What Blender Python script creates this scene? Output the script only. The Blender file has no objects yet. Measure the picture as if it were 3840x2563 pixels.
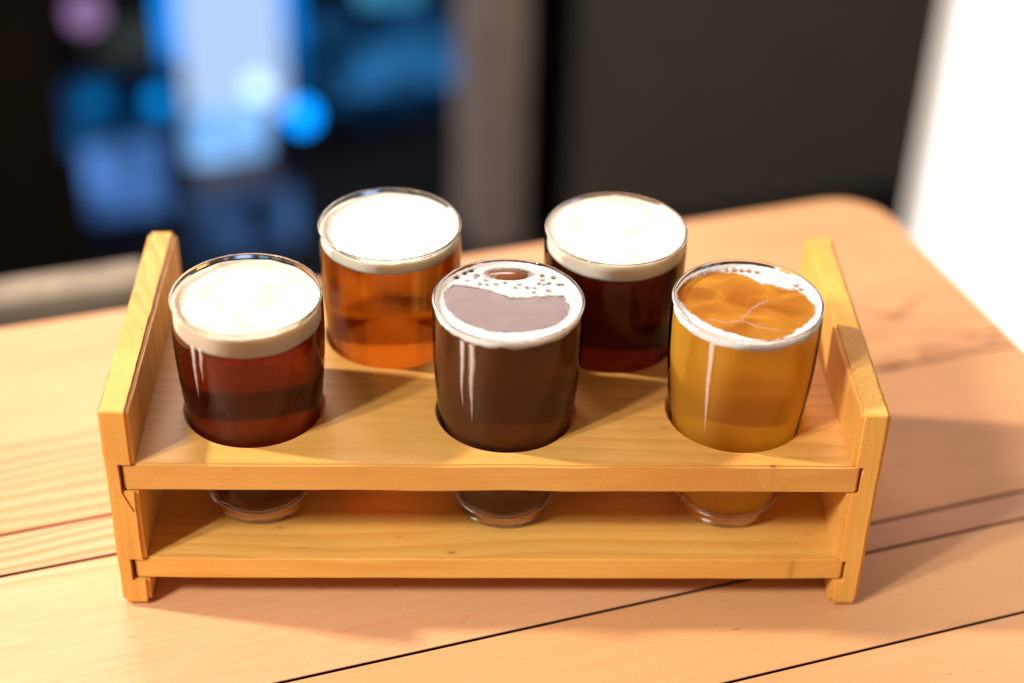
import bpy, bmesh, math, random
from mathutils import Vector, Matrix, noise
random.seed(7)
sc = bpy.context.scene
CM = 0.01
R = math.radians

# ------------------------------------------------------------------ camera
CAM = Vector((14.408, -54.721, 51.943))
RIGHT = Vector((0.999476, -0.022142, 0.023611))
UP = Vector((-0.0068, 0.569524, 0.821947))
FWD = Vector((0.031647, 0.821677, -0.569075))
cd = bpy.data.cameras.new('camera')
cam = bpy.data.objects.new('camera', cd)
sc.collection.objects.link(cam)
cam.matrix_world = Matrix(((RIGHT.x, UP.x, -FWD.x, CAM.x * CM),
                           (RIGHT.y, UP.y, -FWD.y, CAM.y * CM),
                           (RIGHT.z, UP.z, -FWD.z, CAM.z * CM),
                           (0, 0, 0, 1)))
cd.sensor_width = 36
cd.lens = 60.055
cd.clip_start = 0.02
cd.clip_end = 40
cd.dof.use_dof = True
cd.dof.focus_distance = 0.716
cd.dof.aperture_fstop = 2.6
sc.camera = cam
sc.render.engine = 'CYCLES'
sc.view_settings.view_transform = 'Standard'
sc.view_settings.look = 'None'
sc.view_settings.gamma = 1
sc.view_settings.exposure = 0.0
cy = sc.cycles
cy.use_denoising = True
cy.max_bounces = 20
cy.transmission_bounces = 16
cy.transparent_max_bounces = 8
cy.glossy_bounces = 6
cy.diffuse_bounces = 4
cy.caustics_refractive = True
cy.caustics_reflective = False
cy.blur_glossy = 0.4
cy.sample_clamp_indirect = 6.0

# ------------------------------------------------------------------ light
w = bpy.data.worlds.new('World')
sc.world = w
w.use_nodes = True
wb = w.node_tree.nodes['Background']
wb.inputs[0].default_value = (0.90, 0.70, 0.55, 1)
wb.inputs[1].default_value = 0.27


def area(name, pos, target, sx, sy, watts, col, spread=180):
    l = bpy.data.lights.new(name, 'AREA')
    l.shape = 'RECTANGLE'
    l.size = sx * CM
    l.size_y = sy * CM
    l.energy = watts
    l.color = col
    l.spread = R(spread)
    o = bpy.data.objects.new(name, l)
    o.location = Vector(pos) * CM
    o.rotation_euler = (Vector(target) - Vector(pos)).to_track_quat('-Z', 'Y').to_euler()
    sc.collection.objects.link(o)
    return o


area('key_lamp', (-133, -91, 169), (15, 3, 6), 10, 36, 31.0, (1.0, 0.91, 0.82))
area('key_lamp', (-118, -109, 169), (15, 3, 6), 10, 36, 31.0, (1.0, 0.91, 0.82))
area('side_lamp', (-165, 33, 158), (15, 4, 4), 11, 11, 76.0, (1.0, 0.87, 0.75))
area('rear_window_light', (-25, 215, 180), (12, 5, 5), 135, 70, 38.0, (1.0, 0.79, 0.75))

# ------------------------------------------------------------------ helpers
A17 = R(17.3)
UA = Vector((math.cos(A17), math.sin(A17), 0))
VA = Vector((-math.sin(A17), math.cos(A17), 0))


def uv2xy(u, v, z=0.0):
    return UA * u + VA * v + Vector((0, 0, z))


def link_mesh(name, bm, mats, parent=None, smooth=False, loc=None, rotz=0.0):
    me = bpy.data.meshes.new(name)
    for v in bm.verts:
        v.co *= CM
    bm.normal_update()
    bm.to_mesh(me)
    bm.free()
    for m in (mats if isinstance(mats, (list, tuple)) else [mats]):
        me.materials.append(m)
    if smooth:
        for p in me.polygons:
            p.use_smooth = True
    o = bpy.data.objects.new(name, me)
    sc.collection.objects.link(o)
    if loc is not None:
        o.location = Vector(loc) * CM
    o.rotation_euler = (0, 0, rotz)
    if parent is not None:
        o.parent = parent
    return o


def empty(name, label, cat, loc=(0, 0, 0), rotz=0.0, group=None):
    o = bpy.data.objects.new(name, None)
    o.empty_display_size = 0.02
    sc.collection.objects.link(o)
    o.location = Vector(loc) * CM
    o.rotation_euler = (0, 0, rotz)
    o['label'] = label
    o['category'] = cat
    if group:
        o['group'] = group
    return o


def tag(o, label, cat, group=None):
    o['label'] = label
    o['category'] = cat
    if group:
        o['group'] = group
    return o


def box_bm(x0, x1, y0, y1, z0, z1, bev=0.0, seg=2):
    bm = bmesh.new()
    bmesh.ops.create_cube(bm, size=1)
    for v in bm.verts:
        v.co = Vector(((x0 + x1) / 2 + v.co.x * (x1 - x0), (y0 + y1) / 2 + v.co.y * (y1 - y0), (z0 + z1) / 2 + v.co.z * (z1 - z0)))
    if bev:
        bmesh.ops.bevel(bm, geom=list(bm.edges), offset=bev, segments=seg, affect='EDGES', profile=0.5)
    return bm


def lathe_bm(prof, seg=96, closed_top=False):
    """prof: list of (r, z); r == 0 gives a pole."""
    bm = bmesh.new()
    rings = []
    for r, z in prof:
        if r <= 1e-6:
            rings.append([bm.verts.new((0, 0, z))])
        else:
            rings.append([bm.verts.new((r * math.cos(2 * math.pi * k / seg), r * math.sin(2 * math.pi * k / seg), z)) for k in range(seg)])
    for a, b in zip(rings[:-1], rings[1:]):
        for k in range(seg):
            k2 = (k + 1) % seg
            if len(a) == 1 and len(b) == 1:
                continue
            if len(a) == 1:
                bm.faces.new((a[0], b[k2], b[k]))
            elif len(b) == 1:
                bm.faces.new((a[k], a[k2], b[0]))
            else:
                bm.faces.new((a[k], a[k2], b[k2], b[k]))
    return bm


# ------------------------------------------------------------------ materials
class NT:
    def __init__(self, name):
        self.m = bpy.data.materials.new(name)
        self.m.use_nodes = True
        self.t = self.m.node_tree
        self.t.nodes.clear()
        self.out = self.t.nodes.new('ShaderNodeOutputMaterial')

    def n(self, typ, **kw):
        nd = self.t.nodes.new(typ)
        for k, v in kw.items():
            if k.startswith('_'):
                setattr(nd, k[1:], v)
        return nd

    def l(self, a, b):
        self.t.links.new(a, b)

    def math(self, op, a, b=None, c=None, clamp=False):
        nd = self.t.nodes.new('ShaderNodeMath')
        nd.operation = op
        nd.use_clamp = clamp
        for i, x in enumerate((a, b, c)):
            if x is None:
                continue
            if isinstance(x, (int, float)):
                nd.inputs[i].default_value = x
            else:
                self.l(x, nd.inputs[i])
        return nd.outputs[0]

    def mix(self, fac, a, b, mode='MIX'):
        nd = self.t.nodes.new('ShaderNodeMix')
        nd.data_type = 'RGBA'
        nd.blend_type = mode
        for idx, x in ((0, fac), (6, a), (7, b)):
            if isinstance(x, (int, float)):
                nd.inputs[idx].default_value = x
            elif isinstance(x, tuple):
                nd.inputs[idx].default_value = x + (1,) if len(x) == 3 else x
            else:
                self.l(x, nd.inputs[idx])
        return nd.outputs[2]

    def noise(self, vec, scale, detail=3, rough=0.5, dist=0.0):
        nd = self.t.nodes.new('ShaderNodeTexNoise')
        nd.inputs['Scale'].default_value = scale
        nd.inputs['Detail'].default_value = detail
        nd.inputs['Roughness'].default_value = rough
        nd.inputs['Distortion'].default_value = dist
        self.l(vec, nd.inputs['Vector'])
        return nd.outputs['Fac']

    def mapping(self, vec, scale=(1, 1, 1), loc=(0, 0, 0), rot=(0, 0, 0)):
        nd = self.t.nodes.new('ShaderNodeMapping')
        nd.inputs['Scale'].default_value = scale
        nd.inputs['Location'].default_value = loc
        nd.inputs['Rotation'].default_value = rot
        self.l(vec, nd.inputs['Vector'])
        return nd.outputs[0]

    def ramp(self, fac, stops):
        nd = self.t.nodes.new('ShaderNodeValToRGB')
        cr = nd.color_ramp
        while len(cr.elements) < len(stops):
            cr.elements.new(0.5)
        for e, (p, c) in zip(cr.elements, stops):
            e.position = p
            e.color = c + (1,) if len(c) == 3 else c
        self.l(fac, nd.inputs[0])
        return nd.outputs[0]


def simple_mat(name, col, rough=0.6, spec=0.5, emit=None, strength=0.0, nscale=0, namp=0.15):
    t = NT(name)
    p = t.n('ShaderNodeBsdfPrincipled')
    p.inputs['Roughness'].default_value = rough
    p.inputs['Specular IOR Level'].default_value = spec
    if nscale:
        tc = t.n('ShaderNodeTexCoord')
        f = t.noise(tc.outputs['Object'], nscale, 4, 0.6)
        lo = tuple(c * (1 - namp) for c in col)
        hi = tuple(min(1, c * (1 + namp)) for c in col)
        t.l(t.ramp(f, [(0.3, lo), (0.7, hi)]), p.inputs['Base Color'])
    else:
        p.inputs['Base Color'].default_value = col + (1,)
    if emit:
        p.inputs['Emission Color'].default_value = emit + (1,)
        p.inputs['Emission Strength'].default_value = strength
    t.l(p.outputs[0], t.out.inputs[0])
    return t.m


def wood_mat(name, base, line, dark, axis='x', ring=150.0, ringw=0.5, rough=0.4, spec=0.5, wear=None, line_amt=0.8,
             warp=0.012, knots=(), coat=0.0, hue_var=0.2, stain=0.6, speck=0.4, band=None):
    """grain runs along `axis` of the object's own coordinates (metres)."""
    t = NT(name)
    tc = t.n('ShaderNodeTexCoord')
    oi = t.n('ShaderNodeObjectInfo')
    sep = t.n('ShaderNodeSeparateXYZ')
    t.l(tc.outputs['Object'], sep.inputs[0])
    x, y, z = sep.outputs
    rnd = oi.outputs['Random']
    along, across, other = {'x': (x, y, z), 'y': (y, x, z), 'z': (z, x, y)}[axis]
    comb = t.n('ShaderNodeCombineXYZ')
    t.l(along, comb.inputs[0])
    t.l(across, comb.inputs[1])
    t.l(other, comb.inputs[2])
    off = t.n('ShaderNodeVectorMath')
    off.operation = 'ADD'
    t.l(comb.outputs[0], off.inputs[0])
    c2 = t.n('ShaderNodeCombineXYZ')
    t.l(t.math('MULTIPLY', rnd, 7.3), c2.inputs[0])
    t.l(t.math('MULTIPLY', rnd, 3.1), c2.inputs[1])
    t.l(t.math('MULTIPLY', rnd, 5.7), c2.inputs[2])
    t.l(c2.outputs[0], off.inputs[1])
    P = off.outputs[0]
    n1 = t.noise(t.mapping(P, (3.0, 14, 14)), 1.0, 2, 0.5)
    n2 = t.noise(t.mapping(P, (14, 60, 60)), 1.0, 2, 0.5)
    v = t.math('ADD', t.math('ADD', across, t.math('MULTIPLY', other, 0.35)), t.math('MULTIPLY', n1, warp * 6))
    v = t.math('ADD', v, t.math('MULTIPLY', n2, warp * 0.35))
    kd = None
    for kx, ky, kr in knots:
        dx = t.math('MULTIPLY', t.math('SUBTRACT', along, kx), 0.45)
        dy = t.math('SUBTRACT', across, ky)
        d2 = t.math('ADD', t.math('MULTIPLY', dx, dx), t.math('MULTIPLY', dy, dy))
        g = t.math('POWER', 2.718, t.math('MULTIPLY', d2, -1.0 / (kr * kr)))
        v = t.math('ADD', v, t.math('MULTIPLY', g, kr * 1.5))
        g2 = t.math('POWER', 2.718, t.math('MULTIPLY', d2, -1.0 / (kr * kr * 0.08)))
        kd = g2 if kd is None else t.math('ADD', kd, g2)
    ph = t.math('MULTIPLY', v, ring)
    fr = t.math('FRACT', ph)
    # asymmetrical growth ring: slow rise, quick fall
    s = t.math('POWER', fr, 2.2)
    s = t.math('MULTIPLY', s, t.math('SUBTRACT', 1.0, t.math('POWER', fr, 14.0)))
    big = t.noise(t.mapping(P, (1.6, 9, 9)), 1.0, 2, 0.5)
    amt = t.math('MULTIPLY', t.math('SUBTRACT', big, 0.42, clamp=True), 4.5, clamp=True)
    if band:
        bm_ = t.math('SUBTRACT', band[1], t.math('ABSOLUTE', t.math('SUBTRACT', t.math('ADD', across, t.math('MULTIPLY', n1, 0.02)), band[0] + 0.01)))
        amt = t.math('ADD', t.math('MULTIPLY', t.math('MULTIPLY', bm_, 60.0, clamp=True), 0.95), 0.05)
    lf = t.math('MULTIPLY', t.math('MULTIPLY', s, 1.6, clamp=True), t.math('MULTIPLY', amt, line_amt), clamp=True)
    fib = t.noise(t.mapping(P, (18, 700, 700)), 1.0, 3, 0.6)
    mott = t.noise(t.mapping(P, (7, 26, 26)), 1.0, 4, 0.6)
    col = t.mix(lf, base, line)
    col = t.mix(t.math('MULTIPLY', t.math('SUBTRACT', fib, 0.45, clamp=True), 1.2, clamp=True), col, line)
    mo = t.math('MULTIPLY', t.math('SUBTRACT', mott, 0.5, clamp=True), 2.4 * hue_var * 4, clamp=True)
    col = t.mix(t.math('MULTIPLY', mo, 0.5), col, line)
    # small dark flecks
    fl = t.noise(t.mapping(P, (60, 330, 330)), 1.0, 2, 0.5)
    flm = t.math('MULTIPLY', t.math('SUBTRACT', fl, 0.70, clamp=True), 9.0, clamp=True)
    col = t.mix(t.math('MULTIPLY', flm, 0.5), col, dark)
    if kd is not None:
        col = t.mix(t.math('MULTIPLY', kd, 0.75, clamp=True), col, dark)
    st = t.noise(t.mapping(P, (5, 11, 11)), 1.0, 5, 0.65, 0.6)
    col = t.mix(t.math('MULTIPLY', t.math('SUBTRACT', st, 0.50, clamp=True), 2.2 * stain, clamp=True), col, tuple(a * 0.62 + b * 0.1 for a, b in zip(line, base)))
    sp_ = t.noise(P, 1400, 2, 0.7)
    col = t.mix(t.math('MULTIPLY', t.math('SUBTRACT', sp_, 0.52, clamp=True), 2.5 * speck, clamp=True), col, line)
    col = t.mix(t.math('MULTIPLY', t.math('SUBTRACT', 0.46, sp_, clamp=True), 2.5 * speck, clamp=True), col, (0.86, 0.66, 0.40))
    # per board tint
    hs = t.n('ShaderNodeHueSaturation')
    t.l(t.math('ADD', 0.90, t.math('MULTIPLY', rnd, 0.2)), hs.inputs['Value'])
    t.l(t.math('ADD', 0.495, t.math('MULTIPLY', rnd, 0.01)), hs.inputs['Hue'])
    t.l(col, hs.inputs['Color'])
    col = hs.outputs[0]
    p = t.n('ShaderNodeBsdfPrincipled')
    t.l(col, p.inputs['Base Color'])
    r = t.math('ADD', rough - 0.06, t.math('MULTIPLY', mott, 0.14))
    r = t.math('ADD', r, t.math('MULTIPLY', lf, 0.05))
    t.l(r, p.inputs['Roughness'])
    p.inputs['Specular IOR Level'].default_value = spec
    if coat:
        p.inputs['Coat Weight'].default_value = coat
        p.inputs['Coat Roughness'].default_value = 0.3
    bp = t.n('ShaderNodeBump')
    bp.inputs['Strength'].default_value = 0.35
    bp.inputs['Distance'].default_value = 0.0006
    h = t.math('ADD', t.math('MULTIPLY', fib, 0.6), t.math('MULTIPLY', lf, 0.5))
    h = t.math('ADD', h, t.math('MULTIPLY', mott, 0.8))
    t.l(h, bp.inputs['Height'])
    t.l(bp.outputs[0], p.inputs['Normal'])
    t.l(p.outputs[0], t.out.inputs[0])
    return t.m


M_table = wood_mat('fir_planks', (0.65, 0.365, 0.20), (0.60, 0.20, 0.07), (0.16, 0.06, 0.025), 'x', ring=150, rough=0.42, line_amt=1.0,
                   warp=0.010, band=(0.052, 0.034))
M_table_plain = wood_mat('fir_planks_plain', (0.68, 0.372, 0.165), (0.62, 0.29, 0.12), (0.16, 0.06, 0.025), 'x', ring=60, rough=0.42, line_amt=0.28,
                         warp=0.011)
M_table_knot = wood_mat('fir_planks_knotty', (0.66, 0.33, 0.15), (0.42, 0.155, 0.05), (0.12, 0.045, 0.018), 'x', ring=120, rough=0.42,
                        line_amt=0.75, warp=0.012, speck=0.5, band=(0.095, 0.045), knots=((0.436, 0.105, 0.012), (0.41, 0.062, 0.010), (0.475, 0.07, 0.009)))
M_rack_x = wood_mat('pine_shelf', (0.78, 0.455, 0.115), (0.64, 0.28, 0.045), (0.14, 0.055, 0.015), 'x', ring=120, rough=0.40, line_amt=0.6,
                    warp=0.007, spec=0.35, stain=0.85, hue_var=0.5, knots=((0.268, 0.001, 0.0022),))
M_rack_low = wood_mat('pine_shelf_marked', (0.78, 0.455, 0.115), (0.64, 0.28, 0.045), (0.14, 0.055, 0.015), 'x', ring=120, rough=0.40, line_amt=0.6,
                      warp=0.007, spec=0.35, stain=0.85, hue_var=0.5, knots=((0.135, 0.004, 0.0025), (0.282, -0.0005, 0.002), (0.06, 0.02, 0.002)))
M_rack_y = wood_mat('pine_side', (0.74, 0.40, 0.088), (0.50, 0.19, 0.03), (0.14, 0.05, 0.015), 'z', ring=150, rough=0.45, line_amt=0.75,
                    warp=0.006, spec=0.35, speck=0.6, stain=0.9, hue_var=0.3)


def glass_mat():
    t = NT('clear_glass')
    g = t.n('ShaderNodeBsdfGlass')
    g.inputs['IOR'].default_value = 1.5
    g.inputs['Roughness'].default_value = 0.0
    g.inputs['Color'].default_value = (0.985, 0.99, 0.985, 1)
    t.l(g.outputs[0], t.out.inputs[0])
    return t.m


def wall_mat():
    """thin clear wall: passes light straight through and mirrors a little, more at grazing angles; faint smears"""
    t = NT('thin_glass_wall')
    tr = t.n('ShaderNodeBsdfTransparent')
    tr.inputs[0].default_value = (0.965, 0.972, 0.965, 1)
    g = t.n('ShaderNodeBsdfGlossy')
    g.inputs['Roughness'].default_value = 0.02
    fr = t.n('ShaderNodeLayerWeight')
    fr.inputs[0].default_value = 0.20
    mx = t.n('ShaderNodeMixShader')
    t.l(t.math('MULTIPLY', fr.outputs['Fresnel'], 1.0, clamp=True), mx.inputs[0])
    t.l(tr.outputs[0], mx.inputs[1])
    t.l(g.outputs[0], mx.inputs[2])
    t.l(mx.outputs[0], t.out.inputs[0])
    return t.m


def beer_mat(name, trans6, haze_col, haze, straight, ripple=0.0):
    """trans6: colour left over after 6 cm of beer; haze: share of light the cloudy beer turns back."""
    t = NT(name)
    g = t.n('ShaderNodeBsdfGlass')
    g.inputs['IOR'].default_value = 1.333 if not ripple else 1.36
    g.inputs['Roughness'].default_value = 0.06 if not ripple else 0.03
    tr = t.n('ShaderNodeBsdfTransparent')
    m0 = t.n('ShaderNodeMixShader')
    m0.inputs[0].default_value = straight
    t.l(g.outputs[0], m0.inputs[1])
    t.l(tr.outputs[0], m0.inputs[2])
    d = t.n('ShaderNodeBsdfDiffuse')
    d.inputs['Color'].default_value = haze_col + (1,)
    tl = t.n('ShaderNodeBsdfTranslucent')
    tl.inputs['Color'].default_value = haze_col + (1,)
    m1 = t.n('ShaderNodeMixShader')
    m1.inputs[0].default_value = 0.45
    t.l(d.outputs[0], m1.inputs[1])
    t.l(tl.outputs[0], m1.inputs[2])
    mx = t.n('ShaderNodeMixShader')
    mx.inputs[0].default_value = haze
    t.l(m0.outputs[0], mx.inputs[1])
    t.l(m1.outputs[0], mx.inputs[2])
    t.l(mx.outputs[0], t.out.inputs[0])
    if ripple:
        tc = t.n('ShaderNodeTexCoord')
        bp = t.n('ShaderNodeBump')
        bp.inputs['Strength'].default_value = ripple
        bp.inputs['Distance'].default_value = 0.002
        t.l(t.noise(tc.outputs['Object'], 130, 3, 0.6, 0.8), bp.inputs['Height'])
        t.l(bp.outputs[0], g.inputs['Normal'])
        # haze colour and amount vary unevenly across the open surface
        cl = t.noise(t.mapping(tc.outputs['Object'], (1, 1.5, 1)), 48, 3, 0.5, 0.8)
        lo = (haze_col[0] * 0.80, haze_col[1] * 0.55, haze_col[2] * 0.6)
        hi = (haze_col[0], haze_col[1] * 0.82, haze_col[2])
        c = t.ramp(cl, [(0.33, lo), (0.66, hi)])
        t.l(c, d.inputs['Color'])
        t.l(c, tl.inputs['Color'])
        t.l(t.math('ADD', t.math('MULTIPLY', cl, haze * 1.0), haze * 0.5, clamp=True), mx.inputs[0])
    va = t.n('ShaderNodeVolumeAbsorption')
    sig = [-math.log(max(c, 1e-4)) / 0.06 for c in trans6]
    dens = max(sig) * 1.001
    va.inputs['Density'].default_value = dens
    va.inputs['Color'].default_value = tuple(1 - s / dens for s in sig) + (1,)
    t.l(va.outputs[0], t.out.inputs['Volume'])
    return t.m


def foam_mat(name, col, spot, lacy=False):
    t = NT(name)
    tc = t.n('ShaderNodeTexCoord')
    P = tc.outputs['Object']
    n1 = t.noise(P, 260, 5, 0.65)
    n2 = t.noise(P, 55, 3, 0.5)
    n3 = t.noise(P, 1900, 2, 0.5)
    c = t.ramp(t.math('ADD', t.math('MULTIPLY', n1, 0.35), t.math('MULTIPLY', n2, 0.65)),
               [(0.30, spot), (0.43, tuple(a * 0.35 + b * 0.65 for a, b in zip(spot, col))), (0.56, col)])
    p = t.n('ShaderNodeBsdfPrincipled')
    t.l(c, p.inputs['Base Color'])
    p.inputs['Roughness'].default_value = 0.55
    p.inputs['Specular IOR Level'].default_value = 0.25
    p.inputs['Subsurface Weight'].default_value = 0.6
    p.inputs['Subsurface Radius'].default_value = (1.0, 0.75, 0.5)
    p.inputs['Subsurface Scale'].default_value = 0.004
    bp = t.n('ShaderNodeBump')
    bp.inputs['Strength'].default_value = 0.55
    bp.inputs['Distance'].default_value = 0.0006
    t.l(t.math('ADD', t.math('MULTIPLY', n3, 0.4), n1), bp.inputs['Height'])
    t.l(bp.outputs[0], p.inputs['Normal'])
    if lacy:
        # the head thins out into separate little bubbles where the stored thickness falls
        at = t.n('ShaderNodeAttribute')
        at.attribute_name = 'thickness'
        vo = t.n('ShaderNodeTexVoronoi')
        vo.inputs['Scale'].default_value = 1100
        t.l(P, vo.inputs['Vector'])
        th = t.math('SUBTRACT', at.outputs['Fac'], t.math('MULTIPLY', vo.outputs['Distance'], 0.22))
        a = t.math('MULTIPLY', th, 1.9, clamp=True)
        tr = t.n('ShaderNodeBsdfTransparent')
        mx = t.n('ShaderNodeMixShader')
        t.l(a, mx.inputs[0])
        t.l(tr.outputs[0], mx.inputs[1])
        t.l(p.outputs[0], mx.inputs[2])
        t.l(mx.outputs[0], t.out.inputs[0])
    else:
        t.l(p.outputs[0], t.out.inputs[0])
    return t.m


M_glass = glass_mat()
M_wall = wall_mat()

# ------------------------------------------------------------------ setting: floor and walls behind the table
FLOOR = -115.0
bm = bmesh.new()
bmesh.ops.create_grid(bm, x_segments=1, y_segments=1, size=400)
o = link_mesh('floor', bm, simple_mat('dark_floor', (0.006, 0.007, 0.009), 0.6, spec=0.1, nscale=6), loc=(0, 60, FLOOR))
o['kind'] = 'structure'


def ray_uv(px, py, v):
    """point of the plane `v` behind the table that the photograph's pixel (2349 wide) looks at: (u, z)"""
    d = FWD + RIGHT * ((px - 1174.5) / 3918.6) - UP * ((py - 784) / 3918.6)
    s = (v - CAM.dot(VA)) / d.dot(VA)
    p = CAM + d * s
    return p.dot(UA), p.z


def wall_box(name, u0, u1, v0, v1, z0, z1, mat, parent=None, bev=0.0):
    bm = box_bm(u0, u1, v0, v1, z0, z1, bev)
    return link_mesh(name, bm, mat, parent, rotz=A17)


M_darkwall = simple_mat('charcoal_panel', (0.085, 0.076, 0.066), 0.75, spec=0.15, nscale=9, namp=0.08)
M_blackframe = simple_mat('black_frame', (0.003, 0.0025, 0.0025), 0.8, spec=0.1)
M_post = simple_mat('greyed_timber_post', (0.25, 0.205, 0.18), 0.8, spec=0.2, nscale=14, namp=0.2)
M_white = simple_mat('white_plaster', (0.86, 0.85, 0.83), 0.7)
M_brown = simple_mat('dark_timber', (0.006, 0.0035, 0.002), 0.8, spec=0.1, nscale=10, namp=0.4)

WV = 200.0
uA = ray_uv(1098, 300, WV)[0]
uB = ray_uv(1206, 300, WV)[0]
uC = ray_uv(1345, 300, WV)[0]
uD = ray_uv(2118, 250, WV)[0]
uL = ray_uv(150, 300, WV)[0]
o = wall_box('post', uA, uB, WV, WV + 14, FLOOR, 60, M_post)
tag(o, 'grey brown upright post between the blue lit window and the dark wall', 'post')
o = wall_box('wall_recess', uB, uC, WV + 8, WV + 14, FLOOR, 60, M_blackframe)
o['kind'] = 'structure'
o = wall_box('wall_dark', uC, uD + 60, WV + 2, WV + 14, FLOOR, 60, M_darkwall)
o['kind'] = 'structure'
uW = ray_uv(2118, 250, 100)[0]
bw = empty('glowing_wall', 'blown out white wall with added glow and cream edge at the right edge of the picture', 'white wall', loc=uv2xy(uW, 100, FLOOR))  # white wall; its brightness is emission added to the material
bw.rotation_euler.z = A17
bm = box_bm(0, 120, -3.5, 0, 0, 165, 0.3)
link_mesh('frame', bm, M_white, bw)
bm = box_bm(0.6, 120, -85, -3.52, 0, 165)
link_mesh('glow_face', bm, simple_mat('white_wall_glow', (0.8, 0.8, 0.8), 0.8, emit=(1.0, 0.97, 0.94), strength=1.05), bw)
o = wall_box('wall_left', uL - 60, uL, WV - 2, WV + 12, FLOOR, 60, M_brown)
o['kind'] = 'structure'

# ------------------------------------------------------------------ table
table = empty('wooden_table', 'orange pine plank table with rounded far corner, under the beer rack', 'table')
TZ = 3.4
M_grime = simple_mat('joint_grime', (0.010, 0.005, 0.003), 0.95, spec=0.1)


def plank(u0, u1, v0, v1, mat, corner=0.0, g=0.07):
    bm = bmesh.new()
    pts = [(u0, v0 + g), (u1, v0 + g)]
    if corner:
        for k in range(0, 9):
            a = math.pi / 2 * k / 8
            pts.append((u1 - corner + corner * math.cos(a), v1 - corner + corner * math.sin(a)))
    else:
        pts.append((u1, v1 - g))
    pts.append((u0, v1 - g))
    lo = [bm.verts.new((a, b, -TZ)) for a, b in pts]
    hi = [bm.verts.new((a, b, 0)) for a, b in pts]
    n = len(pts)
    bm.faces.new(list(reversed(lo)))
    top = bm.faces.new(hi)
    for k in range(n):
        bm.faces.new((lo[k], lo[(k + 1) % n], hi[(k + 1) % n], hi[k]))
    bm.normal_update()
    for f in bm.faces:
        if abs(f.normal.y) > 0.9 and not (corner and f.normal.y > 0):
            f.material_index = 1
    bmesh.ops.bevel(bm, geom=[e for e in top.edges], offset=0.02 if not corner else 0.03, segments=2, affect='EDGES', material=0)
    return link_mesh('plank', bm, [mat, M_grime], table, rotz=A17)


UL_, UR_ = -95.0, 48.7
plank(UL_, UR_, 6.22, 23.2, M_table_knot, corner=3.2)
plank(UL_, 26.0, 3.42, 6.22, M_table, g=0.10)
plank(UL_, 26.0, -6.5, 3.42, M_table, g=0.09)
plank(26.1, UR_, -4.72, 6.22, M_table_knot)
plank(26.1, UR_, -6.5, -4.72, M_table)
plank(UL_, UR_, -12.0, -6.5, M_table_plain)
plank(UL_, UR_, -21.5, -12.0, M_table_plain)
plank(UL_, UR_, -31.0, -21.5, M_table)
M_under = simple_mat('table_underside', (0.25, 0.13, 0.06), 0.6)
link_mesh('batten', box_bm(UL_ + 2, UR_ - 3, -29, 21, -TZ - 1.8, -TZ - 0.02), M_under, table, rotz=A17)
for lu in (UL_ + 6, UR_ - 9):
    for lv in (-26, 16):
        link_mesh('leg', box_bm(lu, lu + 5, lv, lv + 5, FLOOR, -TZ - 1.82, 0.2), M_under, table, rotz=A17)

# ------------------------------------------------------------------ tasting rack
H, D, T, L = 10.497, 14.35, 1.239, 32.0
ZU, TU, ZL, TL_ = 7.74, 1.406, 2.623, 1.164
rack = empty('tasting_rack', 'honey coloured wooden rack with two shelves holding five small beer glasses', 'rack')


def cut(o, cutters):
    for c in cutters:
        m = o.modifiers.new('cut', 'BOOLEAN')
        m.operation = 'DIFFERENCE'
        m.solver = 'EXACT'
        m.object = c
        dg = bpy.context.evaluated_depsgraph_get()
        me = bpy.data.meshes.new_from_object(o.evaluated_get(dg))
        o.modifiers.clear()
        if len(me.polygons) > 20:
            o.data = me
        else:
            print('cut skipped', o.name, c.name)
        d = c.data
        bpy.data.objects.remove(c)
        bpy.data.meshes.remove(d)
        bpy.context.view_layer.update()


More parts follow.
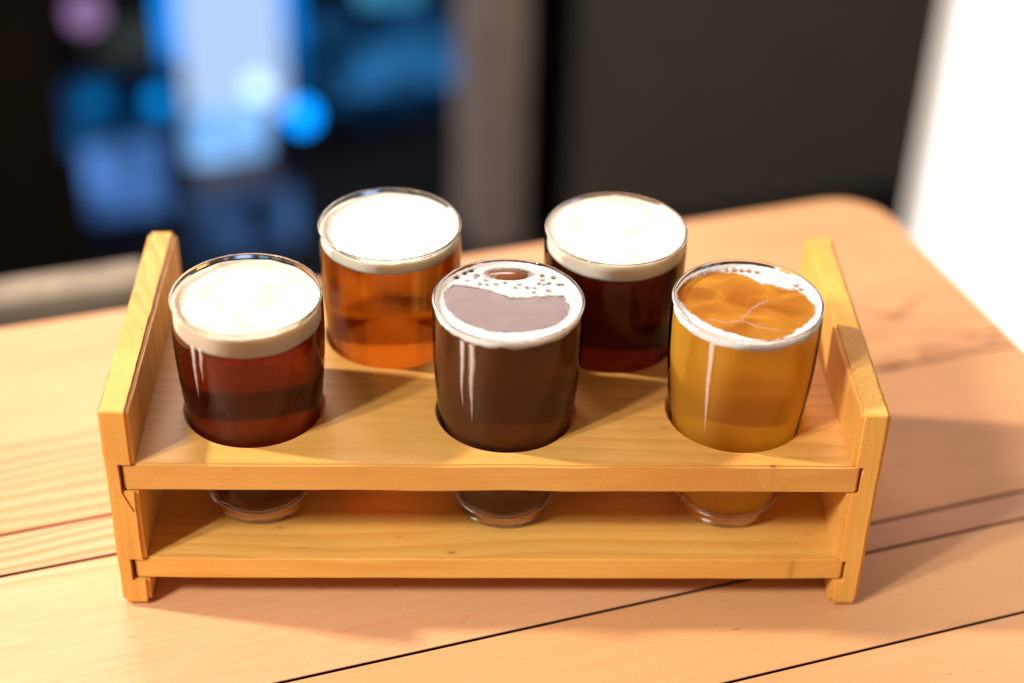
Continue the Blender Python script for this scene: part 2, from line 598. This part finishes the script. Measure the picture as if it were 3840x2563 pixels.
def side_panel(x0, inner):
    """board standing in the y-z plane, rounded back top corner, worn edges; inner = +1 when its inside faces +x"""
    prof = []

    def arc(cyy, czz, r, a0, a1, n):
        for k in range(n + 1):
            a = R(a0 + (a1 - a0) * k / n)
            prof.append((cyy + r * math.cos(a), czz + r * math.sin(a)))
    arc(0.35, 0.35, 0.35, 270, 180, 4)
    arc(0.12, H - 0.12, 0.12, 180, 90, 3)
    prof.append((D - 1.3, H + 0.05))
    arc(D - 0.85, H - 0.75, 0.85, 78, 0, 6)
    arc(D - 0.4, 0.4, 0.4, 0, -90, 4)
    # subdivide for gentle wobble
    pts = []
    for a, b in zip(prof, prof[1:] + prof[:1]):
        n = max(1, int(math.hypot(b[0] - a[0], b[1] - a[1]) / 0.35))
        for k in range(n):
            pts.append((a[0] + (b[0] - a[0]) * k / n, a[1] + (b[1] - a[1]) * k / n))
    bm = bmesh.new()
    xa, xb = (0, T)
    va = [bm.verts.new((xa, y, z)) for y, z in pts]
    vb = [bm.verts.new((xb, y, z)) for y, z in pts]
    n = len(pts)
    fa = bm.faces.new(va)
    fb = bm.faces.new(list(reversed(vb)))
    for k in range(n):
        bm.faces.new((va[(k + 1) % n], va[k], vb[k], vb[(k + 1) % n]))
    bmesh.ops.recalc_face_normals(bm, faces=list(bm.faces))
    bmesh.ops.bevel(bm, geom=list(set(list(fa.edges) + list(fb.edges))), offset=0.17, segments=4, affect='EDGES')
    o = link_mesh('side_panel', bm, M_rack_y, rack, loc=(x0, 0, 0))
    cs = []
    for zt, th in ((ZU, TU), (ZL, TL_)):
        dep = 0.70 if inner > 0 else 0.47
        a, b = (T - dep, T + 1) if inner > 0 else (-1, dep)
        c = link_mesh('cutter', box_bm(x0 + a, x0 + b, -1, D - 0.0 + 1, zt - th - 0.03, zt + 0.03), M_rack_y)
        cs.append(c)
    if inner > 0:
        bmk = box_bm(-0.04, 0.04, -0.5, 0.3, -0.55, 0.6)
        bmesh.ops.rotate(bmk, verts=bmk.verts, cent=(0, 0, 0), matrix=Matrix.Rotation(R(-22), 3, 'Y'))
        bmesh.ops.translate(bmk, verts=bmk.verts, vec=(0.80, 0, 5.80))
        cs.append(link_mesh('cutter', bmk, M_rack_y))
    bpy.context.view_layer.update()
    cut(o, cs)
    for v in o.data.vertices:
        c = v.co / CM
        edge = min(c.x, T - c.x)
        if edge < 0.2 and c.z > 0.3:
            n2 = noise.noise(Vector((c.x + x0, c.y * 2.3, c.z * 2.3)))
            if n2 > 0.05:
                c.x += (1 if c.x < T / 2 else -1) * (n2 - 0.05) * 0.04
        if c.z < 0.35:
            f = 1 - math.sqrt(max(0, 1 - ((0.35 - c.z) / 0.35) ** 2))
            c.x = T / 2 + (c.x - T / 2) * (1 - 0.42 * f)
        if c.z > 0.05:
            c += noise.noise_vector(Vector((c.x * 0.5 + x0, c.y * 0.7, c.z * 0.7))) * 0.03
            if c.z > H - 0.3:
                c.z += 0.03 * noise.noise(Vector((x0, c.y * 1.3, 3)))
        v.co = c * CM
    return o


side_panel(0.0, 1)
side_panel(L - T, -1)

GL = [(5.703, 4.239), (11.381, 9.93), (16.478, 3.991), (21.347, 9.705), (26.384, 4.059)]


def shelf(zt, th, holes):
    bm = box_bm(0, L - 2 * T + 0.54 + 0.36, 0.0, D - 0.9, -th, 0)
    es = [e for e in bm.edges if abs((e.verts[0].co - e.verts[1].co).x) > 1]
    bmesh.ops.subdivide_edges(bm, edges=es, cuts=30)
    bmesh.ops.bevel(bm, geom=[e for e in bm.edges if len(e.link_faces) == 2 and e.calc_face_angle() > 1], offset=0.09, segments=3, affect='EDGES')
    for v in bm.verts:
        f = 0.030 * noise.noise(Vector((v.co.x * 0.35, zt, 1))) + 0.012 * noise.noise(Vector((v.co.x * 1.7, zt, v.co.z)))
        if v.co.y < 1:
            v.co.y += f
            v.co.z += 0.5 * f
    x0 = T - 0.54
    o = link_mesh('shelf', bm, M_rack_x if holes else M_rack_low, rack, loc=(x0, 0.12, zt))
    if holes:
        cs = []
        for gx, gy in GL:
            c = link_mesh('cutter', lathe_bm([(0, zt - th - 1), (2.93, zt - th - 1), (2.93, zt - 0.10), (3.03, zt), (3.1, zt + .5), (0, zt + .5)]), M_rack_x,
                          loc=(gx, gy, 0))
            cs.append(c)
        bpy.context.view_layer.update()
        cut(o, cs)
    return o


s = shelf(ZU, TU, True)
s['label'] = 'upper shelf with five round holes'
s = shelf(ZL, TL_, False)
s['label'] = 'lower shelf on which the glass feet stand'

# ------------------------------------------------------------------ glasses
OUT = [(0.0, 0.12), (1.2, 0.10), (1.65, 0.03), (1.80, 0.0), (1.92, 0.04), (1.99, 0.14), (2.09, 0.35), (2.27, 0.8), (2.42, 1.4), (2.57, 2.4), (2.69, 3.4),
       (2.79, 4.3), (2.87, 5.1), (2.97, 6.0), (3.06, 7.0), (3.12, 8.0), (3.15, 9.0), (3.155, 9.8), (3.14, 10.5)]


def r_out(h):
    for (r0, h0), (r1, h1) in zip(OUT[5:-1], OUT[6:]):
        if h0 <= h <= h1:
            return r0 + (r1 - r0) * (h - h0) / (h1 - h0)
    return OUT[-1][0]


def smooth_profile(pts, n=4):
    res = []
    for i in range(len(pts) - 1):
        p0 = pts[max(i - 1, 0)]
        p1, p2 = pts[i], pts[i + 1]
        p3 = pts[min(i + 2, len(pts) - 1)]
        for k in range(n):
            t = k / n
            res.append(tuple(0.5 * ((2 * b) + (-a + c) * t + (2 * a - 5 * b + 4 * c - d) * t * t + (-a + 3 * b - 3 * c + d) * t ** 3)
                             for a, b, c, d in zip(p0, p1, p2, p3)))
    res.append(pts[-1])
    return res


WALL = 0.12
GH = 10.82


def r_in(h):
    return r_out(h) - WALL


BOT = smooth_profile([(0.0, 0.74), (1.0, 0.75), (1.6, 0.80), (1.98, 0.92), (2.18, 1.14), (r_in(1.9) * 0.998, 1.9)], 3)
BOT[0] = (0.0, 0.74)


def glass_wall(top_contact):
    """thin wall from the heel to the rim; faces of the rolled rim get the solid glass material"""
    prof = []
    h = 1.18
    while h < 10.5:
        prof.append((r_out(h), h))
        h += 0.15
    rt = 3.14 - WALL / 2
    for k in range(0, 7):
        a = R(0 + 180 * k / 6)
        prof.append((rt + WALL / 2 * math.cos(a), GH - WALL / 2 + WALL / 2 * math.sin(a)))
    h = GH - WALL / 2 - 0.02
    while h > top_contact:
        prof.append((r_in(h), h))
        h -= 0.06
    prof.append((r_in(top_contact), top_contact))
    bm = lathe_bm(prof, 128)
    for f in bm.faces:
        f.material_index = 1 if f.calc_center_median().z > 10.62 else 0
        f.smooth = True
    return bm


def glass_foot():
    prof = smooth_profile(OUT[:8], 3)
    prof[0] = (0.0, 0.12)
    up = [(r, h - 0.012) for r, h in BOT if h < 1.13]
    return lathe_bm(prof + [(r_out(1.16), 1.16), (r_out(1.16) - 0.05, 1.17)] + list(reversed(up)), 128)


def beer_body(level):
    prof = list(BOT)
    h = 2.2
    while h < level - 0.05:
        prof.append((r_in(h) - 0.004, h))
        h += 0.3
    prof.append((r_in(level), level))
    nside = len(prof) - 1
    prof += [(r_in(level) * 0.66, level), (r_in(level) * 0.33, level), (0, level)]
    bm = lathe_bm(prof, 128)
    bm.normal_update()
    for f in bm.faces:
        c = f.calc_center_median()
        f.material_index = 1 if c.z > level - 0.001 else 0
        f.smooth = c.z <= level - 0.001
    return bm


def pip(x, y, poly):
    c = False
    n = len(poly)
    j = n - 1
    for i in range(n):
        xi, yi = poly[i]
        xj, yj = poly[j]
        if (yi > y) != (yj > y) and x < (xj - xi) * (y - yi) / (yj - yi) + xi:
            c = not c
        j = i
    return c


def poly_dist(x, y, poly):
    best = 9
    n = len(poly)
    for i in range(n):
        x0, y0 = poly[i - 1]
        x1, y1 = poly[i]
        dx, dy = x1 - x0, y1 - y0
        t = max(0, min(1, ((x - x0) * dx + (y - y0) * dy) / (dx * dx + dy * dy + 1e-9)))
        best = min(best, math.hypot(x - x0 - t * dx, y - y0 - t * dy))
    return best if not pip(x, y, poly) else -best


def smooth_poly(poly, n=4):
    res = []
    m = len(poly)
    for i in range(m):
        p0, p1, p2, p3 = poly[i - 1], poly[i], poly[(i + 1) % m], poly[(i + 2) % m]
        for k in range(n):
            t = k / n
            res.append(tuple(0.5 * ((2 * b) + (-a + c) * t + (2 * a - 5 * b + 4 * c - d) * t * t + (-a + 3 * b - 3 * c + d) * t ** 3)
                             for a, b, c, d in zip(p0, p1, p2, p3)))
    return res


def foam_head(bottom, top, seed, climb=0.12, pits=(), rough=0.03):
    """thick closed head of foam: side touches the glass, top is uneven"""
    bm = bmesh.new()
    seg, nr = 144, 44
    rings = []
    rt = r_in(top)

    def zt(x, y):
        r = math.hypot(x, y) / rt
        z = top - 0.05 + climb * max(0, (r - 0.86) / 0.14) ** 2
        z += rough * noise.noise(Vector((x * 1.1, y * 1.1, seed))) * 2 + rough * 0.7 * noise.noise(Vector((x * 4, y * 4, seed + 5)))
        z += rough * 0.35 * noise.noise(Vector((x * 11, y * 11, seed + 9)))
        for px, py, pr, pdp in pits:
            d = math.hypot(x - px, y - py) / pr
            z -= pdp * math.exp(-d * d * 1.5)
        return z
    c = bm.verts.new((0, 0, zt(0, 0)))
    rings.append([c])
    for i in range(1, nr + 1):
        r = rt * (i / nr)
        rings.append([bm.verts.new((r * math.cos(2 * math.pi * k / seg), r * math.sin(2 * math.pi * k / seg),
                                    zt(r * math.cos(2 * math.pi * k / seg), r * math.sin(2 * math.pi * k / seg)))) for k in range(seg)])
    nside = 6
    for i in range(1, nside + 1):
        ring = []
        for k in range(seg):
            a = 2 * math.pi * k / seg
            zz0 = rings[nr][k].co.z
            zb = bottom + 0.035 * noise.noise(Vector((math.cos(a) * 3, math.sin(a) * 3, seed + 2)))
            z = zz0 + (zb - zz0) * i / nside
            r = r_in(min(z, 10.5))
            ring.append(bm.verts.new((r * math.cos(a), r * math.sin(a), z)))
        rings.append(ring)
    rings.append([bm.verts.new((0, 0, bottom - 0.03))])
    for a, b in zip(rings[:-1], rings[1:]):
        for k in range(seg):
            k2 = (k + 1) % seg
            if len(a) == 1:
                bm.faces.new((a[0], b[k], b[k2]))
            elif len(b) == 1:
                bm.faces.new((a[k], b[0], a[k2]))
            else:
                bm.faces.new((a[k], b[k], b[k2], a[k2]))
    return bm


def foam_ring(level, poly, holes, seed, wisps=(), edge=0.16, thick=0.07, wall=0.12):
    """foam lying on the liquid; `poly` is where the liquid shows, holes are round gaps, wisps are thin leftover threads.
    The vertex attribute `thickness` tells the material where the head thins out."""
    poly = smooth_poly(poly)
    bm = bmesh.new()
    lay = bm.verts.layers.float.new('thickness')
    Rr = r_in(level) + 0.015
    N = 170
    grid = {}

    def dist(x, y):
        d = poly_dist(x, y, poly)
        d += 0.07 * noise.noise(Vector((x * 3, y * 3, seed))) + 0.05 * noise.noise(Vector((x * 9, y * 9, seed + 3)))
        for hx, hy, hr, asp in holes:
            d = min(d, math.hypot((x - hx) / asp, y - hy) - hr)
        return d

    def vert(i, j):
        if (i, j) in grid:
            return grid[(i, j)]
        a, b = 2 * i / N - 1, 2 * j / N - 1
        if a == 0 and b == 0:
            x = y = 0
        elif abs(a) > abs(b):
            ph = math.pi / 4 * b / a
            x, y = a * math.cos(ph), a * math.sin(ph)
        else:
            ph = math.pi / 2 - math.pi / 4 * a / b
            x, y = b * math.cos(ph), b * math.sin(ph)
        x *= Rr
        y *= Rr
        d = dist(x, y)
        th = max(0.0, min(1.0, 0.16 + d / 0.36)) if d > -0.06 else 0.0
        for pts, wd in wisps:
            for p, q in zip(pts[:-1], pts[1:]):
                dx, dy = q[0] - p[0], q[1] - p[1]
                tt = max(0, min(1, ((x - p[0]) * dx + (y - p[1]) * dy) / (dx * dx + dy * dy)))
                dd = math.hypot(x - p[0] - tt * dx, y - p[1] - tt * dy) + 0.05 * noise.noise(Vector((x * 6, y * 6, seed + 8)))
                th = max(th, max(0, 0.19 * (1 - dd / (wd * 1.7))))
        rr = math.hypot(x, y) / Rr
        if rr > 0.985:
            th = max(th, 0.8)
        z = level + 0.006
        if d > 0:
            z += thick * (1 - math.exp(-d / edge * 1.4)) + 0.03 * noise.noise(Vector((x * 5, y * 5, seed + 1))) * min(1, d / .1)
            z += 0.012 * noise.noise(Vector((x * 16, y * 16, seed + 1))) * min(1, d / .1)
        if rr > 0.93:
            z += wall * ((rr - 0.93) / 0.07) ** 2
        v = bm.verts.new((x, y, z))
        v[lay] = th
        grid[(i, j)] = v
        return v
    for i in range(N):
        for j in range(N):
            q = [vert(i, j), vert(i + 1, j), vert(i + 1, j + 1), vert(i, j + 1)]
            if max(v[lay] for v in q) > 0.001:
                bm.faces.new(q)
    rim = [e for e in bm.edges if len(e.link_faces) == 1 and all(math.hypot(v.co.x, v.co.y) > Rr * 0.995 for v in e.verts)]
    ret = bmesh.ops.extrude_edge_only(bm, edges=rim)
    for v in ret['geom']:
        if isinstance(v, bmesh.types.BMVert):
            a = math.atan2(v.co.y, v.co.x)
            v.co.z = level - wall * 0.9 - 0.10 * noise.noise(Vector((math.cos(a) * 5, math.sin(a) * 5, seed))) - 0.05 * noise.noise(
                Vector((math.cos(a) * 14, math.sin(a) * 14, seed)))
            v[lay] = 0.9
    bmesh.ops.delete(bm, geom=[v for v in bm.verts if not v.link_faces], context='VERTS')
    bmesh.ops.recalc_face_normals(bm, faces=list(bm.faces))
    return bm


def bubbles_bm(spots, level, seg=10):
    """thin domes of small bubbles"""
    bm = bmesh.new()
    for x, y, r in spots:
        m = Matrix.Translation((x, y, level)) @ Matrix.Diagonal((1, 1, 0.75, 1))
        bmesh.ops.create_icosphere(bm, subdivisions=2, radius=r, matrix=m)
    return bm


def glint_strip_bm(phi, h0, h1, w0, seed):
    """pale raised strip on the outside of the glass, painted in place of a lamp reflection; phi counted from the near side towards the left"""
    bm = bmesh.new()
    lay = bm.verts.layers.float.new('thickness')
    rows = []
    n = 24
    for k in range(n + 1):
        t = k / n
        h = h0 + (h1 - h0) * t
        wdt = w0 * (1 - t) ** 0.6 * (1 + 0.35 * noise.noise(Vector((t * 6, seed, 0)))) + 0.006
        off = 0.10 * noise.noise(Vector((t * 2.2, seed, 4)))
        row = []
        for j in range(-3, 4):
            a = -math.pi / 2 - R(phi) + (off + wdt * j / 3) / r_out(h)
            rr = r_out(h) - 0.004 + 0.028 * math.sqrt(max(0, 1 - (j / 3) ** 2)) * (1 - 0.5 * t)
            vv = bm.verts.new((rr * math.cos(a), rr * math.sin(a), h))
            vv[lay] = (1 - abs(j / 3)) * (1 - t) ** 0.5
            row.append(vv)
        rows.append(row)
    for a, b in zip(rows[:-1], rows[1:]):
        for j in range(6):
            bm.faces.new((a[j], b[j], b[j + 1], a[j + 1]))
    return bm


def glint_strip_mat():
    t = NT('painted_glint')
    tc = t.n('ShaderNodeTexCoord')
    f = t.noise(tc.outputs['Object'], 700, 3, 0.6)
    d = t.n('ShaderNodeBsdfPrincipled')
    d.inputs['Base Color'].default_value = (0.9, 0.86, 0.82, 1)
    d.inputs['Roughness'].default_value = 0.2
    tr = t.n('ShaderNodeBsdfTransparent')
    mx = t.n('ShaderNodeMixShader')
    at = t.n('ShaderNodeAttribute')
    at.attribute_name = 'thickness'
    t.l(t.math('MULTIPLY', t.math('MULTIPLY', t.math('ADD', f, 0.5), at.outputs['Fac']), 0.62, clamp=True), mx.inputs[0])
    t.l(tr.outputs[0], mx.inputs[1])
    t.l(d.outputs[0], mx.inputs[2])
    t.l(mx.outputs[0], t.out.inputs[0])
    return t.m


M_glint = glint_strip_mat()
GLINTS = {0: ((38, 9.9, 7.2, .15), (31, 9.9, 8.2, .12)), 2: ((37, 10.4, 7.0, .15), (29, 10.4, 6.4, .19)), 4: ((34, 10.4, 5.6, .16),)}  # pale strips painting upright lamp reflections on the front glasses


def bubbles_bm(spots, level, seg=10):
    """thin domes of small bubbles"""
    bm = bmesh.new()
    for x, y, r in spots:
        m = Matrix.Translation((x, y, level)) @ Matrix.Diagonal((1, 1, 0.75, 1))
        ret = bmesh.ops.create_icosphere(bm, subdivisions=2, radius=r, matrix=m)
    return bm


def bubble_mat():
    t = NT('bubble_film')
    g = t.n('ShaderNodeBsdfGlossy')
    g.inputs['Roughness'].default_value = 0.03
    tr = t.n('ShaderNodeBsdfTransparent')
    lw = t.n('ShaderNodeLayerWeight')
    lw.inputs[0].default_value = 0.35
    mx = t.n('ShaderNodeMixShader')
    t.l(t.math('ADD', t.math('MULTIPLY', lw.outputs['Facing'], 0.55), 0.04), mx.inputs[0])
    t.l(tr.outputs[0], mx.inputs[1])
    t.l(g.outputs[0], mx.inputs[2])
    t.l(mx.outputs[0], t.out.inputs[0])
    return t.m


M_bubble = bubble_mat()

POLY3 = [(-2.56, 0.54), (-2.31, 1.25), (-1.88, 1.35), (-1.29, 1.18), (-0.61, 0.87), (-0.02, 0.5), (0.57, 0.4), (1.25, 0.51), (2.18, 0.6), (2.38, 0.22),
         (2.42, -0.61), (1.84, -1.52), (0.75, -1.97), (-0.07, -2.05), (-0.89, -1.92), (-1.88, -1.27), (-2.42, -0.38)]
HOLES3 = [(0.06, 2.27, 0.42, 2.2), (-1.8, 2.30, .09, 1), (-1.28, 2.13, .10, 1), (-1.54, 2.5, .07, 1), (0.33, 1.2, .05, 1), (0.84, 1.21, .07, 1),
          (1.33, 1.53, .06, 1), (1.71, 1.54, .06, 1), (1.95, 2.0, .09, 1), (2.22, 1.46, .07, 1), (1.73, 0.99, .05, 1), (1.48, 2.17, .06, 1),
          (-2.14, 1.95, .06, 1), (1.09, 0.85, .04, 1), (-.9, 1.75, .05, 1), (.5, 1.45, .04, 1)]
POLY5 = [(-2.64, 1.1), (-1.9, 2.0), (-1.19, 2.45), (-0.46, 2.48), (0.22, 2.21), (0.73, 1.68), (1.21, 1.55), (1.74, 1.23), (2.16, 1.17), (2.44, 0.66),
         (2.66, 0.14), (2.6, -0.45), (2.3, -0.95), (1.69, -1.6), (1.26, -2.0), (0.6, -2.35), (-0.13, -2.2), (-0.84, -1.85), (-1.55, -1.35),
         (-2.16, -0.6), (-2.52, 0.2)]
HOLES5 = [(-.5, 2.72, .05, 1), (-.15, 2.75, .06, 1), (.15, 2.72, .05, 1), (.45, 2.7, .06, 1), (.8, 2.6, .05, 1), (2.45, 1.3, .05, 1), (2.3, 1.6, .05, 1)]

POLY5 = [(x * 1.045, y * 1.045) for x, y in POLY5]
WISPS5 = [([(-1.7, -.9), (-1.0, -1.2), (-.4, -1.0), (0.0, -.4), (.4, 0.1), (.9, .5)], .11), ([(-.4, -1.0), (.3, -1.5), (1.0, -1.7)], .10)]
HOLES3 = [HOLES3[0]] + [(x, y, r * random.uniform(0.55, 1.15), random.uniform(0.8, 1.3)) for x, y, r, a in HOLES3[1:]]
for _ in range(26):
    a_, q_ = random.uniform(R(25), R(150)), random.uniform(1.5, 2.75)
    x_, y_ = q_ * math.cos(a_), q_ * math.sin(a_)
    if y_ > 1.0 + 0.15 * abs(x_) and math.hypot(x_ / 2.2, y_ - 2.27) > 0.55:
        HOLES3.append((x_, y_, random.uniform(0.02, 0.045), 1))

KINDS = [
    dict(label='front left glass of dark red brown beer under a thick cream foam head', level=9.66, foam=(9.63, 10.50),
         trans=(0.22, 0.025, 0.006), hazec=(0.27, 0.05, 0.02), haze=0.17, foamc=((0.82, 0.73, 0.59), (0.68, 0.47, 0.28)),
         pits=((-0.9, -0.55, .18, .05), (0.35, 1.2, .15, .05), (0.9, 1.0, .12, .04), (-.1, -1.25, .16, .04)), climb=.10),
    dict(label='back left glass of clear amber orange beer with a thick white head', level=10.06, foam=(10.03, 10.52),
         trans=(0.84, 0.31, 0.03), hazec=(0.75, 0.26, 0.04), haze=0.22, foamc=((0.87, 0.83, 0.74), (0.84, 0.68, 0.48)),
         pits=((1.4, -0.3, .2, .04),), climb=.12),
    dict(label='front middle glass of hazy chocolate brown beer, foam broken open to dark liquid', level=10.50, foam=None,
         trans=(0.16, 0.05, 0.015), hazec=(0.40, 0.155, 0.055), haze=0.42, foamc=((0.90, 0.83, 0.80), (0.82, 0.68, 0.60)), poly=POLY3,
         holes=HOLES3),
    dict(label='back right glass of nearly black beer with a tall cream white head', level=9.96, foam=(9.93, 10.68),
         trans=(0.06, 0.007, 0.003), hazec=(0.10, 0.018, 0.007), haze=0.15, foamc=((0.87, 0.81, 0.70), (0.80, 0.58, 0.34)),
         pits=((-1.6, 0.9, .25, .04),), climb=.06),
    dict(label='front right glass of golden orange beer with only a thin broken rim of foam', level=10.42, foam=None,
         trans=(0.985, 0.74, 0.06), hazec=(1.0, 0.60, 0.07), haze=0.46, foamc=((0.90, 0.88, 0.88), (0.84, 0.74, 0.66)), poly=POLY5,
         holes=HOLES5, straight=0.3, wisps=WISPS5),
]

for i, ((gx, gy), k) in enumerate(zip(GL, KINDS)):
    g = empty('beer_glass', k['label'], 'beer glass', loc=(gx, gy, ZL + 0.01), rotz=0, group='small tasting glasses of beer in the rack')
    lev = k['level']
    contact = (k['foam'][1] + k.get('climb', 0) - 0.04) if k['foam'] else lev + 0.10
    link_mesh('glass_wall', glass_wall(min(contact, 10.74)), [M_wall, M_glass], g)
    link_mesh('glass_foot', glass_foot(), M_glass, g, smooth=True)
    sides = beer_mat('beer', k['trans'], k['hazec'], k['haze'], k.get('straight', 0.45))
    topm = beer_mat('beer_surface', k['trans'], k['hazec'], {2: 0.26, 4: 0.62}.get(i, k['haze'] * 0.7), 0.0, ripple=0.03 if k['foam'] is None else 0.0)
    link_mesh('beer', beer_body(lev), [sides, topm], g)
    fm = foam_mat('foam', *k['foamc'], lacy=k['foam'] is None)
    if k['foam']:
        link_mesh('foam', foam_head(k['foam'][0], k['foam'][1], i * 7.0, k['climb'], k['pits']), fm, g, smooth=True)
    else:
        link_mesh('foam', foam_ring(lev, k['poly'], k['holes'], i * 3.0, wisps=k.get('wisps', ()), wall=0.14), fm, g, smooth=True)
        sp = []
        if i == 2:
            sp = [(0.06 + random.uniform(-.7, -.2), 2.0 + random.uniform(-.1, .35), random.uniform(.06, .13)) for _ in range(7)]
            sp += [(hx, hy, hr * 0.9) for hx, hy, hr, a in k['holes'][1:]]
        else:
            sp = [(1.72, 2.0, .30), (1.45, 1.9, .12), (2.0, 1.8, .13), (1.9, 2.2, .11)]
            sp += [(hx, hy, hr) for hx, hy, hr, a in k['holes']]
        b = link_mesh('bubble', bubbles_bm(sp, lev + 0.03), M_bubble, g, smooth=True)
        b['kind'] = 'stuff'
        if i == 2:
            bm = bmesh.new()
            bmesh.ops.create_uvsphere(bm, u_segments=32, v_segments=16, radius=1, matrix=Matrix.Translation((0.02, 2.24, lev - 0.02)) @ Matrix.Diagonal((0.88, 0.40, 0.16, 1)))
            link_mesh('large_bubble', bm, simple_mat('beer_bubble', (0.17, 0.06, 0.02), 0.15), g, smooth=True)
    for (phi, h0, h1, w0) in GLINTS.get(i, ()):
        link_mesh('glint_strip', glint_strip_bm(phi, h0, h1, w0, phi + i), M_glint, g, smooth=True)

# ------------------------------------------------------------------ behind the table: bench and lamps and added glow panels beyond the opening
def glow_mat(name, col, s):
    return simple_mat(name, (0.004, 0.004, 0.004), 0.8, spec=0.05, emit=col, strength=s)


def glow_panel_mat(name, col, s):
    t = NT(name)
    tc = t.n('ShaderNodeTexCoord')
    e = t.n('ShaderNodeEmission')
    f = t.noise(tc.outputs['Object'], 14, 2, 0.5)
    f2 = t.noise(tc.outputs['Object'], 5, 1, 0.5)
    f = t.math('ADD', t.math('MULTIPLY', t.math('SUBTRACT', f, 0.38, clamp=True), 2.6), t.math('MULTIPLY', t.math('SUBTRACT', f2, 0.36, clamp=True), 3.0))
    e.inputs[0].default_value = tuple(col) + (1,)
    t.l(t.math('MULTIPLY', f, s), e.inputs[1])
    t.l(e.outputs[0], t.out.inputs[0])
    return t.m


def ray_z(px, py, z):
    d = FWD + RIGHT * ((px - 1174.5) / 3918.6) - UP * ((py - 784) / 3918.6)
    p = CAM + d * ((z - CAM.z) / d.z)
    return p.dot(UA), p.dot(VA)


bu, bv1 = ray_z(340, 582, -9)
bv0 = ray_z(150, 672, -9)[1]
o = wall_box('stone_bench', bu - 75, bu, bv0, bv1, -14, -9.0, simple_mat('pale_stone', (0.25, 0.21, 0.155), 0.85, nscale=20, namp=0.35), bev=0.8)
tag(o, 'pale stone bench end behind the left edge of the table', 'bench')
M_dgreen = simple_mat('dull_dark', (0.03, 0.034, 0.025), 0.8, nscale=15, namp=0.6)
o = wall_box('gap_block', bu - 75, bu + 2, 24.6, bv0 - 0.3, -22, -13.0, M_dgreen, bev=0.5)  # dark block fills the gap between bench and table
tag(o, 'dark block filling the gap between the pale bench and the table', 'ledge')


def round_lamp(px, py, v, r, col, s, label, group):
    u, z = ray_uv(px, py, v)
    p = uv2xy(u, v, z)
    t = empty('globe_lamp', label, 'lamp', loc=(p.x, p.y, z), group=group)
    bm = bmesh.new()
    bmesh.ops.create_uvsphere(bm, u_segments=24, v_segments=16, radius=r)
    link_mesh('globe', bm, glow_mat('lamp_glow', col, s), t, smooth=True)
    link_mesh('base', lathe_bm([(0, -r - 1.2), (r * .6, -r - 1.2), (r * .6, -r * .8), (0, -r * .8)], 20), M_blackframe, t)
    return t


def panel(name, label, cat, x0, y0, x1, y1, v, mat, th=4, frame=None):
    """upright box whose front fills the given stretch of the view at depth v"""
    ua, za = ray_uv((x0 + x1) / 2, y0, v)
    ub, zb = ray_uv((x0 + x1) / 2, y1, v)
    ul = ray_uv(x0, (y0 + y1) / 2, v)[0]
    ur = ray_uv(x1, (y0 + y1) / 2, v)[0]
    bm = box_bm(ul, ur, v, v + th, max(zb, FLOOR + .2), za, 0.3)
    o = link_mesh(name, bm, mat, rotz=A17)
    return tag(o, label, cat)


M_glow = lambda c: glow_mat('added_glow', c, 0.85) if max(c) > 0.9 else glow_panel_mat('added_glow', c, 1.3)
SG = 'added blue glow panels beyond the opening'
for label, box, v, col in [  # added emissive boxes painting the blurred light patches beyond the opening
    ('tall added glow panel in pale blue reaching the top of the picture', (412, -170, 648, 270), 250, (0.56, 0.77, 1.15)),
    ('slim added glow panel in saturated blue on the left side of the tall pale one', (366, -170, 412, 200), 252, (0.0, 0.24, 0.85)),
    ('slim added glow panel in saturated blue on the right side of the tall pale one', (650, -170, 690, 190), 252, (0.0, 0.24, 0.85)),
    ('small added glow panel in light blue just below the tall pale one', (430, 262, 612, 368), 232, (0.20, 0.44, 0.85)),
    ('dim added glow panel in violet blue low on the left near the left wall', (200, 345, 382, 500), 225, (0.045, 0.12, 0.33)),
    ('dim added glow panel in navy right behind the front left glass', (440, 458, 690, 640), 212, (0.04, 0.095, 0.235)),
    ('long dim added glow panel in blue near the grey post', (800, 105, 1046, 205), 250, (0.02, 0.13, 0.33)),
    ('thin added glow panel in cyan at the top edge beside the grey post', (830, -80, 965, 8), 250, (0.06, 0.33, 0.55)),
    ('low added glow panel in murky grey under the small light blue one', (452, 376, 632, 450), 230, (0.045, 0.045, 0.065)),
    ('added glow panel in dusky green grey in the upper left', (205, 60, 370, 190), 254, (0.022, 0.028, 0.028)),
    ('very dim added glow panel in navy on the right half of the opening', (690, 30, 1050, 330), 256, (0.006, 0.040, 0.11)),
    ('very dim added glow panel in navy on the left half of the opening', (150, 190, 430, 345), 246, (0.004, 0.045, 0.13)),
]:
    a, b, c, d = box
    panel('glow_panel', label, 'screen', a, b, c, d, v, M_glow(col))  # added emissive boxes, no real screens
o = wall_box('wall_back', uL - 160, uB + 60, 345, 350, FLOOR, 90, simple_mat('far_wall', (0.01, 0.012, 0.014), 0.9, spec=0.05))
o['kind'] = 'structure'
round_lamp(592, 203, 235, 2.4, (0.50, 0.74, 1.0), 2.1, 'pale round lamp shining in front of the blue glow panel', 'round lamps beyond the opening')
round_lamp(692, 266, 235, 2.6, (0.0, 0.20, 0.70), 5.2, 'bright blue round lamp right of the pale one', 'round lamps beyond the opening')
round_lamp(365, 232, 235, 2.1, (0.0, 0.16, 0.5), 2.6, 'dim blue round lamp left of the pale glow panel', 'round lamps beyond the opening')
round_lamp(220, 232, 235, 2.4, (0.0, 0.10, 0.30), 1.4, 'faint blue round lamp near the left wall', 'round lamps beyond the opening')
round_lamp(195, 30, 235, 3.2, (0.30, 0.17, 0.36), 1.2, 'mauve round lamp in the upper left corner', 'round lamps beyond the opening')

print('done', len(bpy.data.objects))
